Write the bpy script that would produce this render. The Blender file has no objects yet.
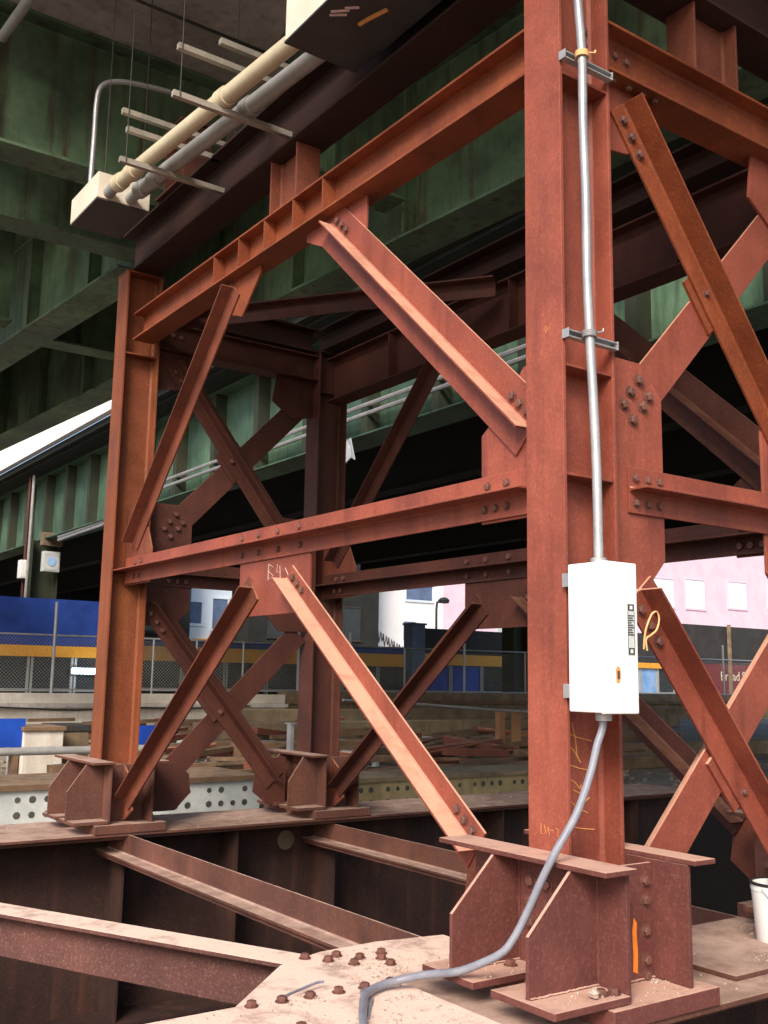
import bpy, bmesh, math, random
from mathutils import Vector, Matrix
random.seed(7)
SC = bpy.context.scene
COL = SC.collection
R = math.radians

# ------------------------------------------------------------------ materials
def new_mat(name):
    m = bpy.data.materials.new(name); m.use_nodes = True
    nt = m.node_tree; b = nt.nodes['Principled BSDF']
    return m, nt, b

def N(nt, t, **kw):
    n = nt.nodes.new(t)
    for k, v in kw.items():
        if k in n.inputs: n.inputs[k].default_value = v
        else: setattr(n, k, v)
    return n

def ramp(nt, stops):
    r = nt.nodes.new('ShaderNodeValToRGB')
    e = r.color_ramp.elements
    while len(e) < len(stops): e.new(0.5)
    for i, (p, c) in enumerate(stops):
        e[i].position = p
        e[i].color = (c, c, c, 1) if isinstance(c, (int, float)) else (*c, 1)
    return r

def mixc(nt, fac, a, b, mode='MIX'):
    m = nt.nodes.new('ShaderNodeMix'); m.data_type = 'RGBA'; m.blend_type = mode
    L = nt.links
    for s, v in ((0, fac), (6, a), (7, b)):
        if hasattr(v, 'is_linked') or isinstance(v, bpy.types.NodeSocket): L.new(v, m.inputs[s])
        elif s == 0: m.inputs[0].default_value = v
        else: m.inputs[s].default_value = (*v, 1)
    return m.outputs[2]

def coords(nt, scale=(1, 1, 1)):
    tc = nt.nodes.new('ShaderNodeTexCoord')
    oi = nt.nodes.new('ShaderNodeObjectInfo')
    mul = N(nt, 'ShaderNodeMath', operation='MULTIPLY'); mul.inputs[1].default_value = 37.0
    nt.links.new(oi.outputs['Random'], mul.inputs[0])
    add = N(nt, 'ShaderNodeVectorMath', operation='ADD')
    nt.links.new(tc.outputs['Object'], add.inputs[0]); nt.links.new(mul.outputs[0], add.inputs[1])
    mp = nt.nodes.new('ShaderNodeMapping'); mp.inputs['Scale'].default_value = scale
    nt.links.new(add.outputs[0], mp.inputs['Vector'])
    return add.outputs[0], mp.outputs[0]

def surface(name, base, dark, fleck=None, rough=.7, dust=0.0, dustcol=(.42, .33, .25), streak=None, streak_amt=.5,
            bump=.25, scale=2.2, metal=0.0, grain=70, spec=.35, gc=.16, fl=.4, dlo=.33, dhi=.62, lf=.22):
    """mottled, streaked, dusty surface: two tones, fine flecks, vertical streaks, dust lying on up-facing faces"""
    m, nt, b = new_mat(name); L = nt.links
    v, vs = coords(nt, (9, 9, .7))
    n1 = N(nt, 'ShaderNodeTexNoise', Scale=scale, Detail=9.0, Roughness=.65); L.new(v, n1.inputs['Vector'])
    r1 = ramp(nt, [(.35, 0.0), (.66, 1.0)]); L.new(n1.outputs[0], r1.inputs[0])
    c = mixc(nt, r1.outputs[0], dark, base)
    if streak:
        n2 = N(nt, 'ShaderNodeTexNoise', Scale=1.0, Detail=6.0, Roughness=.6); L.new(vs, n2.inputs['Vector'])
        r2 = ramp(nt, [(.5, 0.0), (.72, streak_amt)]); L.new(n2.outputs[0], r2.inputs[0])
        c = mixc(nt, r2.outputs[0], c, streak)
    n3 = N(nt, 'ShaderNodeTexNoise', Scale=grain, Detail=4.0, Roughness=.7); L.new(v, n3.inputs['Vector'])
    if fleck:
        r3 = ramp(nt, [(.56, 0.0), (.72, fl)]); L.new(n3.outputs[0], r3.inputs[0])
        c = mixc(nt, r3.outputs[0], c, fleck)
    n0 = N(nt, 'ShaderNodeTexNoise', Scale=.9, Detail=5.0, Roughness=.7); L.new(v, n0.inputs['Vector'])
    r0_ = ramp(nt, [(.32, 1 - lf), (.68, 1 + lf * .5)]); L.new(n0.outputs[0], r0_.inputs[0])
    c = mixc(nt, 1.0, c, r0_.outputs[0], 'MULTIPLY')
    rg = ramp(nt, [(.3, 1 - gc), (.7, 1 + gc * .8)]); L.new(n3.outputs[0], rg.inputs[0])
    c = mixc(nt, 1.0, c, rg.outputs[0], 'MULTIPLY')
    if dust > 0:
        g = nt.nodes.new('ShaderNodeNewGeometry'); sp = nt.nodes.new('ShaderNodeSeparateXYZ')
        L.new(g.outputs['Normal'], sp.inputs[0])
        up = N(nt, 'ShaderNodeMapRange'); up.inputs[1].default_value = .38; up.inputs[2].default_value = .78
        L.new(sp.outputs[2], up.inputs[0])
        n4 = N(nt, 'ShaderNodeTexNoise', Scale=6.0, Detail=8.0, Roughness=.7); L.new(v, n4.inputs['Vector'])
        r4 = ramp(nt, [(dlo, 0.0), (dhi, 1.0)]); L.new(n4.outputs[0], r4.inputs[0])
        mu = N(nt, 'ShaderNodeMath', operation='MULTIPLY'); L.new(up.outputs[0], mu.inputs[0]); L.new(r4.outputs[0], mu.inputs[1])
        mu2 = N(nt, 'ShaderNodeMath', operation='MULTIPLY'); L.new(mu.outputs[0], mu2.inputs[0]); mu2.inputs[1].default_value = dust
        c = mixc(nt, mu2.outputs[0], c, dustcol)
    L.new(c, b.inputs['Base Color'])
    b.inputs['Metallic'].default_value = metal
    b.inputs['Specular IOR Level'].default_value = spec
    rr = ramp(nt, [(.3, max(.05, rough - .14)), (.7, min(1, rough + .12))]); L.new(n1.outputs[0], rr.inputs[0])
    L.new(rr.outputs[0], b.inputs['Roughness'])
    if bump:
        ad = N(nt, 'ShaderNodeMath', operation='ADD'); L.new(n3.outputs[0], ad.inputs[0]); L.new(n1.outputs[0], ad.inputs[1])
        bp = N(nt, 'ShaderNodeBump', Strength=bump, Distance=.012); L.new(ad.outputs[0], bp.inputs['Height'])
        L.new(bp.outputs[0], b.inputs['Normal'])
    return m

def plain(name, col, rough=.5, metal=0.0, emit=0.0, spec=.5):
    m, nt, b = new_mat(name); L = nt.links
    v, _ = coords(nt)
    n = N(nt, 'ShaderNodeTexNoise', Scale=18.0, Detail=5.0); L.new(v, n.inputs['Vector'])
    r = ramp(nt, [(.3, .86), (.7, 1.06)]); L.new(n.outputs[0], r.inputs[0])
    L.new(mixc(nt, 1.0, col, r.outputs[0], 'MULTIPLY'), b.inputs['Base Color'])
    b.inputs['Roughness'].default_value = rough; b.inputs['Metallic'].default_value = metal
    b.inputs['Specular IOR Level'].default_value = spec
    if emit:
        b.inputs['Emission Color'].default_value = (*col, 1); b.inputs['Emission Strength'].default_value = emit
    return m

M = {}
M['primer'] = surface('primer_steel', (.325, .085, .053), (.225, .056, .036), fleck=(.44, .17, .10), rough=.56, dust=.85,
                      dustcol=(.68, .39, .27), streak=(.15, .038, .026), streak_amt=.75, bump=.16, fl=.2, lf=.3, dlo=.08, dhi=.5)
M['orange'] = surface('warm_lit_rusty_steel', (.295, .076, .028), (.19, .046, .020), fleck=(.42, .16, .05), rough=.62, dust=.6,  # orange cast of the warm light on the upper members, put into the colour
                      dustcol=(.45, .27, .16), streak=(.16, .036, .016), streak_amt=.6, bump=.2, scale=3)
M['brown'] = surface('brown_rust_steel', (.150, .060, .044), (.085, .036, .028), fleck=(.26, .13, .085), rough=.75, dust=.9,
                     dustcol=(.50, .35, .28), streak=(.20, .075, .035), streak_amt=.5, bump=.25, fl=.35, dlo=.15, dhi=.6)
M['web'] = surface('shaded_web_steel', (.055, .025, .020), (.030, .016, .014), fleck=(.20, .09, .05), rough=.8, streak=(.13, .05, .028), streak_amt=.45, bump=.3, fl=.35)  # darker than the flanges: shade below the girder tops is in the colour
M['dusty'] = surface('dust_caked_steel', (.15, .062, .052), (.10, .042, .036), fleck=(.4, .25, .2), rough=.85, dust=.95,
                     dustcol=(.84, .62, .51), bump=.4, dlo=.20, dhi=.50, scale=3.5, lf=.3, gc=.22)
M['boot'] = surface('dull_mauve_red_steel', (.165, .054, .045), (.100, .033, .029), fleck=(.32, .16, .12), rough=.58, dust=.9,
                     dustcol=(.64, .40, .31), streak=(.085, .03, .024), streak_amt=.6, bump=.2, fl=.3, dlo=.1, dhi=.5)
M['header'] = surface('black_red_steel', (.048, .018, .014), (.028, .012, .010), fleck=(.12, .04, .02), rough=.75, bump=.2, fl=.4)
M['yellowconc'] = surface('yellow_stained_concrete', (.45, .36, .18), (.30, .23, .12), fleck=(.2, .17, .1), rough=.95, bump=.4, scale=2.5, streak=(.16, .12, .07))
M['postpaint'] = surface('faded_orange_post', (.42, .22, .10), (.28, .13, .06), rough=.8, bump=.2)
M['rackbar'] = surface('dusty_strut_bar', (.42, .385, .33), (.30, .27, .23), rough=.5, bump=.05, scale=6, metal=.2)
M['columnrust'] = surface('orange_patched_steel', (.235, .064, .026), (.150, .041, .018), fleck=(.44, .17, .05), rough=.62, dust=.6, dustcol=(.45, .27, .16), streak=(.32, .105, .022), streak_amt=.5, bump=.2, scale=2.5, fl=.3)
M['rustred'] = surface('rust_red_steel', (.22, .064, .036), (.135, .040, .025), fleck=(.34, .14, .07), rough=.64, dust=.7, dustcol=(.50, .29, .17),
                       streak=(.09, .026, .018), streak_amt=.6, bump=.2)
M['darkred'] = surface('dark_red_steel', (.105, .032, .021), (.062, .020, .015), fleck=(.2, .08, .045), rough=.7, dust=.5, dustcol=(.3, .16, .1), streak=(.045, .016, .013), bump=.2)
M['bolt'] = surface('rusty_bolt_steel', (.20, .085, .065), (.11, .05, .04), rough=.6, bump=.2, grain=120)
M['green'] = surface('green_bridge_paint', (.165, .27, .155), (.065, .115, .075), fleck=(.10, .075, .04), rough=.6, streak=(.075, .038, .018),
                     streak_amt=.9, bump=.15, scale=1.0, dust=.3, lf=.5, fl=.6)
M['darkgreen'] = surface('shade_dark_green_steel', (.045, .06, .035), (.025, .033, .022), fleck=(.07, .05, .03), rough=.7, streak=(.05, .03, .018), streak_amt=.8, bump=.15, scale=1.2)  # green darkened with painted-in shade, for the far girder's stiffeners
M['soffit'] = surface('shade_black', (.022, .024, .020), (.012, .013, .012), rough=.85, bump=.1)  # near-black base colour holds the shade under the second viaduct
M['teal'] = surface('teal_bridge_paint', (.12, .215, .13), (.05, .10, .075), rough=.6, streak=(.03, .03, .022), streak_amt=.7, bump=.1, scale=.5, lf=.4)
M['deck'] = surface('deck_concrete', (.56, .51, .48), (.36, .33, .31), rough=.9, streak=(.18, .165, .15), bump=.25, scale=1.0, lf=.4)
M['concrete'] = surface('pale_concrete', (.70, .65, .58), (.54, .49, .43), fleck=(.34, .30, .26), rough=.9, streak=(.38, .33, .28), bump=.3, scale=1.6, dust=.3,
                        dustcol=(.66, .60, .53))
M['tanconc'] = surface('dirty_concrete', (.27, .20, .125), (.15, .11, .07), fleck=(.36, .29, .2), rough=.95, bump=.5, scale=2.5, dust=.5, dustcol=(.36, .29, .2), streak=(.09, .07, .05))
M['timber'] = surface('weathered_timber', (.23, .14, .08), (.12, .075, .045), rough=.9, bump=.4, scale=3, dust=.5, dustcol=(.33, .25, .17))
M['ground'] = surface('street_dirt', (.30, .25, .20), (.15, .12, .095), fleck=(.45, .40, .34), rough=.95, bump=.6, scale=.7, grain=14, gc=.3, fl=.8)
M['pit'] = surface('shaded_pit_soil', (.030, .022, .018), (.016, .013, .011), rough=.95, bump=.6, scale=1.2, grain=14)  # soil darkened: the shade down in the pit is in the colour
M['galv'] = surface('galvanised_steel', (.45, .45, .46), (.34, .34, .36), rough=.40, metal=.4, bump=.03, scale=5, gc=.08, lf=.1)
M['hose'] = surface('grey_vinyl', (.27, .28, .33), (.20, .205, .25), rough=.4, bump=.05, scale=9, gc=.08)
M['white'] = surface('white_enamel', (.86, .86, .86), (.82, .82, .81), rough=.35, bump=.01, scale=3, gc=.02, lf=.04)
M['paintgrey'] = surface('grey_white_paint', (.60, .63, .62), (.42, .45, .45), fleck=(.2, .2, .2), rough=.7, bump=.2, scale=2.5, fl=.6)
M['tanpipe'] = surface('tan_fibreglass', (.66, .58, .41), (.55, .48, .33), rough=.45, bump=.04, scale=5, gc=.06, lf=.04)
M['greypipe'] = surface('grey_pipe', (.36, .36, .35), (.27, .27, .26), rough=.5, bump=.05, scale=5, gc=.08)
M['beige'] = surface('beige_box_paint', (.76, .69, .58), (.66, .59, .48), rough=.5, bump=.04, scale=4, gc=.06, lf=.04)
M['blackpan'] = surface('black_box_bottom', (.05, .053, .058), (.03, .032, .036), fleck=(.12, .12, .12), rough=.6, bump=.1, scale=4)
M['boxdark'] = surface('dark_grey_sheet', (.085, .08, .075), (.05, .048, .045), rough=.7, bump=.1)
M['black'] = plain('black_plastic', (.02, .02, .022), .5)
M['ink'] = plain('printed_ink', (.06, .06, .065), .6)
M['yellow'] = plain('yellow_crayon', (.72, .33, .10), .9)
M['orangepaint'] = plain('orange_spray_paint', (.90, .24, .02), .7)
M['twine'] = plain('orange_twine', (.85, .52, .24), .8)
M['chalk'] = plain('white_chalk', (.62, .47, .43), .9)
M['blue'] = surface('blue_panel', (.026, .080, .40), (.018, .05, .26), rough=.5, bump=.05, scale=1.5)
M['brightblue'] = surface('bright_blue_board', (.015, .09, .55), (.012, .06, .40), rough=.5, bump=.05)
M['orangeband'] = plain('orange_band', (.95, .44, .03), .5)
M['maroon'] = plain('maroon_sign', (.16, .018, .02), .5)
M['signwhite'] = plain('sign_lettering', (.75, .68, .5), .6)
M['glass'] = plain('dark_glass', (.03, .035, .04), .12)
M['frame'] = plain('pale_door_frame', (.45, .45, .42), .4)
M['brick'] = surface('pink_facade', (.74, .58, .68), (.68, .50, .61), rough=.85, bump=.1, scale=.7, gc=.05, lf=.05)
M['whitewall'] = surface('white_facade', (.85, .84, .84), (.80, .79, .79), rough=.8, bump=.05, scale=.4, gc=.03, lf=.04)
M['bluewhite'] = surface('pale_blue_facade', (.70, .78, .86), (.60, .70, .80), rough=.8, bump=.05, scale=.6, gc=.05, lf=.04)
M['skyglass'] = plain('pale_reflecting_glass', (.86, .90, .95), .25)
M['darkfront'] = surface('dark_brown_front', (.045, .042, .040), (.028, .026, .025), rough=.7, bump=.1)
M['ltblue'] = surface('light_blue_shutter', (.16, .42, .85), (.45, .60, .85), rough=.5, bump=.05, scale=2)
M['bluegrey'] = surface('blue_grey_paint', (.13, .19, .32), (.09, .13, .22), rough=.6, bump=.1)
M['red'] = plain('red_paint', (.45, .03, .03), .5)
M['cloth'] = surface('pale_plastic_sheet', (.55, .58, .62), (.42, .45, .5), rough=.5, bump=.3, scale=8)
M['stone'] = surface('crushed_stone', (.62, .50, .43), (.38, .30, .25), rough=.95, bump=.4, scale=20)
M['rubble'] = surface('brown_rubble', (.30, .24, .19), (.18, .14, .11), rough=.95, bump=.5, scale=8, gc=.3)
M['lamp_on'] = plain('lit_sign_face', (.55, .75, 1.0), .4, emit=6.0)

# ------------------------------------------------------------------ mesh helpers
OFF = {}
class MB:
    def __init__(s): s.v = []; s.f = []
    def add(s, vs, fs):
        k = len(s.v); s.v += [tuple(v) for v in vs]; s.f += [[i + k for i in f] for f in fs]; return s
    def box(s, x0, x1, y0, y1, z0, z1):
        return s.add([(x0, y0, z0), (x1, y0, z0), (x1, y1, z0), (x0, y1, z0), (x0, y0, z1), (x1, y0, z1), (x1, y1, z1), (x0, y1, z1)],
                     [(0, 3, 2, 1), (4, 5, 6, 7), (0, 1, 5, 4), (1, 2, 6, 5), (2, 3, 7, 6), (3, 0, 4, 7)])
    def prism(s, prof, O, u, v, w):
        """closed profile (a,b) -> O + a*u + b*v, swept along the vector w"""
        O, u, v, w = Vector(O), Vector(u), Vector(v), Vector(w); n = len(prof)
        A = [O + u * a + v * b for a, b in prof]
        return s.add(A + [p + w for p in A], [list(range(n))[::-1], list(range(n, 2 * n))] +
                     [[i, (i + 1) % n, n + (i + 1) % n, n + i] for i in range(n)])
    def plate(s, poly, ax, c, t):
        """flat plate of thickness t, centred on coordinate c of axis ax; poly in the two other axes"""
        if ax == 0: return s.prism(poly, (c - t / 2, 0, 0), (0, 1, 0), (0, 0, 1), (t, 0, 0))
        if ax == 1: return s.prism(poly, (0, c - t / 2, 0), (1, 0, 0), (0, 0, 1), (0, t, 0))
        return s.prism(poly, (0, 0, c - t / 2), (1, 0, 0), (0, 1, 0), (0, 0, t))
    def bar(s, P, Q, a, b, up=(0, 0, 1)):
        P, Q = Vector(P), Vector(Q); d = (Q - P).normalized(); sd = d.cross(Vector(up))
        if sd.length < 1e-4: sd = d.cross(Vector((1, 0, 0)))
        sd.normalize(); u = sd.cross(d)
        return s.prism([(-a / 2, -b / 2), (a / 2, -b / 2), (a / 2, b / 2), (-a / 2, b / 2)], P, sd, u, Q - P)
    def tube(s, pts, r, n=10, closed=True):
        pts = [Vector(p) for p in pts]; rings = []
        t0 = (pts[1] - pts[0]).normalized(); nrm = t0.orthogonal().normalized()
        for i, p in enumerate(pts):
            t = (pts[min(i + 1, len(pts) - 1)] - pts[max(i - 1, 0)]).normalized()
            nrm = (nrm - t * nrm.dot(t)).normalized(); b = t.cross(nrm)
            rings.append([p + (nrm * math.cos(2 * math.pi * k / n) + b * math.sin(2 * math.pi * k / n)) * r for k in range(n)])
        vs = [v for rg in rings for v in rg]; fs = []
        for i in range(len(pts) - 1):
            for k in range(n): fs.append([i * n + k, i * n + (k + 1) % n, (i + 1) * n + (k + 1) % n, (i + 1) * n + k])
        if closed: fs += [list(range(n))[::-1], [(len(pts) - 1) * n + k for k in range(n)]]
        return s.add(vs, fs)
    def lathe(s, prof, c, n=24):
        vs = []; fs = []
        for r, z in prof:
            for k in range(n): vs.append((c[0] + r * math.cos(2 * math.pi * k / n), c[1] + r * math.sin(2 * math.pi * k / n), c[2] + z))
        for i in range(len(prof) - 1):
            for k in range(n): fs.append([i * n + k, i * n + (k + 1) % n, (i + 1) * n + (k + 1) % n, (i + 1) * n + k])
        return s.add(vs, fs)
    def ball(s, c, r, k=0):
        """rough stone: jittered octahedron-ish lump"""
        vs = []; c = Vector(c)
        for a in range(3):
            for b in range(6):
                th = [.55, 1.45, 2.4][a]; ph = b * math.pi / 3 + a * .5
                q = r * random.uniform(.7, 1.15)
                vs.append(c + Vector((math.sin(th) * math.cos(ph), math.sin(th) * math.sin(ph), math.cos(th) * .75)) * q)
        fs = [[0, 1, 2, 3, 4, 5], [17, 16, 15, 14, 13, 12]]
        for a in range(2):
            for b in range(6): fs.append([a * 6 + b, (a + 1) * 6 + b, (a + 1) * 6 + (b + 1) % 6, a * 6 + (b + 1) % 6])
        return s.add(vs, fs)
    def build(s, name, mat, parent=None, bevel=0.0, smooth=False, origin=None):
        if parent is not None: off = OFF[parent.name]
        elif origin is not None: off = Vector(origin)
        else:
            xs, ys, zs = zip(*s.v); off = Vector(((min(xs) + max(xs)) / 2, (min(ys) + max(ys)) / 2, min(zs)))
        me = bpy.data.meshes.new(name)
        me.from_pydata([Vector(v) - off for v in s.v], [], s.f)
        bm = bmesh.new(); bm.from_mesh(me); bmesh.ops.recalc_face_normals(bm, faces=bm.faces)
        if smooth:
            for f in bm.faces: f.smooth = True
            for e in bm.edges:
                if len(e.link_faces) == 2 and e.calc_face_angle(0) > .7: e.smooth = False
        bm.to_mesh(me); bm.free()
        me.materials.append(mat)
        o = bpy.data.objects.new(name, me); COL.objects.link(o)
        if parent is not None: o.parent = parent
        else: o.location = off
        OFF[o.name] = off
        if bevel:
            md = o.modifiers.new('edge', 'BEVEL'); md.width = bevel; md.segments = 2; md.limit_method = 'ANGLE'; md.angle_limit = R(40)
        return o

def tag(o, label=None, cat=None, group=None, kind=None):
    if label: o['label'] = label
    if cat: o['category'] = cat
    if group: o['group'] = group
    if kind: o['kind'] = kind
    return o

def thing(name, loc, label, cat, group=None):
    o = bpy.data.objects.new(name, None); COL.objects.link(o); o.location = loc; o.empty_display_size = .2
    OFF[o.name] = Vector(loc); return tag(o, label, cat, group)

def Iprof(h, b, tf, tw, k=.012):
    """rolled I section, height h on axis b, with fillets"""
    a, w = b / 2, tw / 2; H = h / 2; q = H - tf
    return [(-a, -H), (a, -H), (a, -q), (w + k, -q), (w, -q + k), (w, q - k), (w + k, q), (a, q), (a, H), (-a, H), (-a, q), (-w - k, q),
            (-w, q - k), (-w, -q + k), (-w - k, -q), (-a, -q)]

def Tprof(w, tf, hs, ts, k=.01):
    a, t = w / 2, ts / 2
    return [(-a, 0), (a, 0), (a, tf), (t + k, tf), (t, tf + k), (t, hs), (-t, hs), (-t, tf + k), (-t - k, tf), (-a, tf)]

def tee(mb, P, Q, out, w=.20, tf=.014, hs=.135, ts=.011):
    P, Q, out = Vector(P), Vector(Q), Vector(out); d = (Q - P).normalized(); sd = d.cross(out)
    return mb.prism(Tprof(w, tf, hs, ts), P, sd, out, Q - P)

def ibeam(mb, P, Q, h, b, tf=.016, tw=.011, up=(0, 0, 1)):
    P, Q = Vector(P), Vector(Q); d = (Q - P).normalized(); up = Vector(up); sd = d.cross(up).normalized()
    return mb.prism(Iprof(h, b, tf, tw), P, sd, sd.cross(d), Q - P)

def smoothpath(p, k=6):
    p = [Vector(q) for q in p]; o = []
    for i in range(len(p) - 1):
        a, b, c, d = p[max(i - 1, 0)], p[i], p[i + 1], p[min(i + 2, len(p) - 1)]
        for j in range(k):
            t = j / k; o.append(.5 * ((2 * b) + (c - a) * t + (2 * a - 5 * b + 4 * c - d) * t * t + (3 * b - a - 3 * c + d) * t ** 3))
    return o + [p[-1]]

# one shared bolt mesh: hexagon head with washer and a rounded crown
def bolt_mesh():
    bm = bmesh.new()
    def ring(r, z, n, a0=0): return [bm.verts.new((r * math.cos(2 * math.pi * k / n + a0), r * math.sin(2 * math.pi * k / n + a0), z)) for k in range(n)]
    def skin(a, b):
        n = len(a)
        for k in range(n): bm.faces.new((a[k], a[(k + 1) % n], b[(k + 1) % n], b[k]))
    w0, w1 = ring(.030, 0, 12), ring(.030, .004, 12); skin(w0, w1); bm.faces.new(w1)
    h0, h1, h2 = ring(.023, .0045, 6), ring(.023, .020, 6), ring(.017, .0245, 6); skin(h0, h1); skin(h1, h2); bm.faces.new(h2)
    me = bpy.data.meshes.new('bolt'); bmesh.ops.recalc_face_normals(bm, faces=bm.faces); bm.to_mesh(me); bm.free()
    me.materials.append(M['bolt']); return me
BOLT = bolt_mesh()
REST = []                    # bolts of the far sides, one mesh
NB = [0]
def bolt(parent, pos, nrm, s=1.0):
    o = bpy.data.objects.new('bolt', BOLT); COL.objects.link(o); o.parent = parent
    q = Vector(nrm).to_track_quat('Z', 'Y')
    o.matrix_local = Matrix.Translation(Vector(pos) - OFF[parent.name]) @ q.to_matrix().to_4x4() @ Matrix.Rotation(random.random() * 3, 4, 'Z') @ Matrix.Scale(s, 4)
    OFF[o.name] = OFF[parent.name]; NB[0] += 1
    return o

def font_mesh(txt, size, M4, mat, parent, name, thick=.004):
    cu = bpy.data.curves.new('lettering', 'FONT'); cu.body = txt; cu.size = size; cu.extrude = thick; cu.align_x = 'CENTER'; cu.align_y = 'CENTER'
    t = bpy.data.objects.new('lettering', cu); COL.objects.link(t)
    me = bpy.data.meshes.new_from_object(t.evaluated_get(bpy.context.evaluated_depsgraph_get()))
    bpy.data.objects.remove(t); bpy.data.curves.remove(cu)
    me.transform(Matrix.Translation(-OFF[parent.name]) @ M4)
    me.materials.clear(); me.materials.append(mat)
    o = bpy.data.objects.new(name, me); COL.objects.link(o); o.parent = parent; OFF[o.name] = OFF[parent.name]
    return o

# ------------------------------------------------------------------ the shoring tower
WL, WR = 5.2786, 1.9858           # column spacing along Y and X
D, B = .328, .2305                # column depth and flange width
GZ = .21                          # top of the base girders
tower = thing('shoring_tower', (0, 0, GZ), 'tall rust red steel shoring tower with bolted cross braces carrying the green bridge', 'shoring tower')

def column(cx, cy, near=False):
    ZT = 4.60 if (cx > 1 and cy > 1) else 4.935
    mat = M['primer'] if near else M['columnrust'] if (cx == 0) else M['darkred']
    mb = MB(); mb.prism(Iprof(D, B, .019, .012, .015), (cx, cy, GZ + .072), (0, 1, 0), (1, 0, 0), (0, 0, ZT - GZ - .072))
    mb.box(cx - .17, cx + .17, cy - .12, cy + .12, ZT + .0005, ZT + .014)
    c = mb.build('column', mat, tower, bevel=.003)
    tag(c, {True: 'red primer corner column nearest the camera', False: None}[near])
    # web stiffeners
    zs = (2.79, 2.31, 4.16) if near else (2.3, 4.2)
    for z in zs:
        for sg in (-1, 1):
            y0, y1 = sorted((cy + sg * .0075, cy + sg * (B / 2 - .004)))
            MB().box(cx - D / 2 + .0195, cx + D / 2 - .0195, y0, y1, z - .006, z + .006).build('web_stiffener', mat, c)
    # base: thick plate, two wing plates, caps, slanted stiffeners, foot plates, inner bolted plates
    bm_ = M['boot'] if near else M['brown']
    base = MB().box(cx - .30, cx + .29, cy - .47, cy + .47, GZ + .002, GZ + .07).build('base_plate', bm_, tower, bevel=.004)
    boot = MB()
    for sg in (-1, 1):
        x0, x1 = sorted((cx + sg * (D / 2 + .002), cx + sg * (D / 2 + .021)))
        boot.box(x0, x1, cy - .43, cy + .43, GZ + .072, .735)
    bt = boot.build('wing_plate', bm_, tower, bevel=.002)
    for sg in (-1, 1):
        e = cx + sg * (D / 2 + .0225)
        x0, x1 = sorted((cx + sg * D / 2, cx + sg * (.335 if sg < 0 else .29)))
        MB().box(x0, x1, cy - .47, cy + .50, .737, .757).build('cap_plate', bm_, tower, bevel=.003)
        far = (.545 if near else .475) if sg < 0 else .30
        for yy in ((-.28, .155) if sg < 0 else (-.10, .155)):
            xo, xi, xt = cx + sg * far, e, cx + sg * (.325 if sg < 0 else .28)
            MB().plate([(xo, GZ + .103), (xo, .525), (xt, .7355), (xi, .7355), (xi, GZ + .103)], 1, cy + yy, .016).build('stiffener_plate', bm_, tower, bevel=.002)
            xa, xb = sorted((cx + sg * (far + (.025 if near else -.01)), e))
            f = MB().box(xa, xb, cy + yy - (.165 if sg < 0 else .1), cy + yy + (.17 if yy < 0 else .15) - (.05 if sg > 0 else 0), GZ + .074, GZ + .101).build('foot_plate', bm_, tower, bevel=.003)
            if near and sg < 0:
                for dx, dy in ((.11, -.10), (.06, -.115)) if yy < 0 else ((.12, -.06),):
                    bolt(f, (cx + sg * (D / 2 + dx), cy + yy + dy, GZ + .101), (0, 0, 1), .95)
    for yy in (-.245, .245):
        ip = MB().box(cx - D / 2 - .0, cx + D / 2 + .0, cy + yy - .008, cy + yy + .008, GZ + .0725, .722).build('tie_plate', bm_, tower, bevel=.002)
        if near and yy < 0:
            for z in (.655, .58, .465, .355, .295): bolt(ip, (cx + .118, cy + yy - .008, z), (0, -1, 0), .8)
            for z in (.655, .58, .465, .355, .295): bolt(ip, (cx - .118, cy + yy - .008, z), (0, -1, 0), .8)
            MB().prism([(-.013, 0), (.012, -.01), (.016, .07), (.010, .14), (.013, .18), (-.004, .20), (-.014, .15), (-.010, .06)], (cx + .055, cy + yy - .0105, .32), (1, 0, 0), (0, 0, 1), (0, .0012, 0)).build('paint_mark', M['orangepaint'], ip)
    if near:
        for y in (.075, -.02):
            for z in (.63, .55, .47): bolt(bt, (cx - D / 2 - .021, cy + y, z), (-1, 0, 0), .95)
        for dx in (-.105, .105):
            for z in (4.36, 4.44, 4.52): bolt(c, (cx + dx, cy - .006, z), (0, -1, 0), .8)
    return c

def weld(P, Q, r, parent, mat):
    P, Q = Vector(P), Vector(Q); n = max(3, int((Q - P).length / .012)); ptl = [P.lerp(Q, k / n) + Vector((random.gauss(0, .0008), random.gauss(0, .0008), random.gauss(0, .0008))) for k in range(n + 1)]
    return MB().tube(ptl, r, 6).build('weld_bead', mat, parent, smooth=True)
near_col = column(0, 0, True)
xw = -D / 2 - .0225
for yy in (-.28, .155):
    for sy in (-1, 1):
        weld((xw - .001, yy + sy * .0095, GZ + .105), (xw - .001, yy + sy * .0095, .73), .006, near_col, M['boot'])
        weld((xw, yy + sy * .0095, GZ + .103), (-.54, yy + sy * .0095, GZ + .103), .006, near_col, M['boot'])
weld((-D / 2, -.2545, GZ + .074), (D / 2, -.2545, GZ + .074), .006, near_col, M['boot'])
for z in (2.79, 2.31, 4.16):
    weld((-D / 2 + .02, -.009, z - .007), (D / 2 - .02, -.009, z - .007), .004, near_col, M['primer'])
weld((D / 2 + .004, -.010, 1.87), (D / 2 + .004, -.010, 2.92), .005, near_col, M['primer'])
weld((D / 2 + .004, -.010, 3.96), (D / 2 + .004, -.010, 4.30), .005, near_col, M['primer'])
for y0 in (1.66, 2.99):
    weld((-.010, y0 + .01, 4.307), (-.010, y0 + .6, 4.307), .005, near_col, M['orange'])
column(0, WL); column(WR, WL); column(WR, 0)

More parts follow.
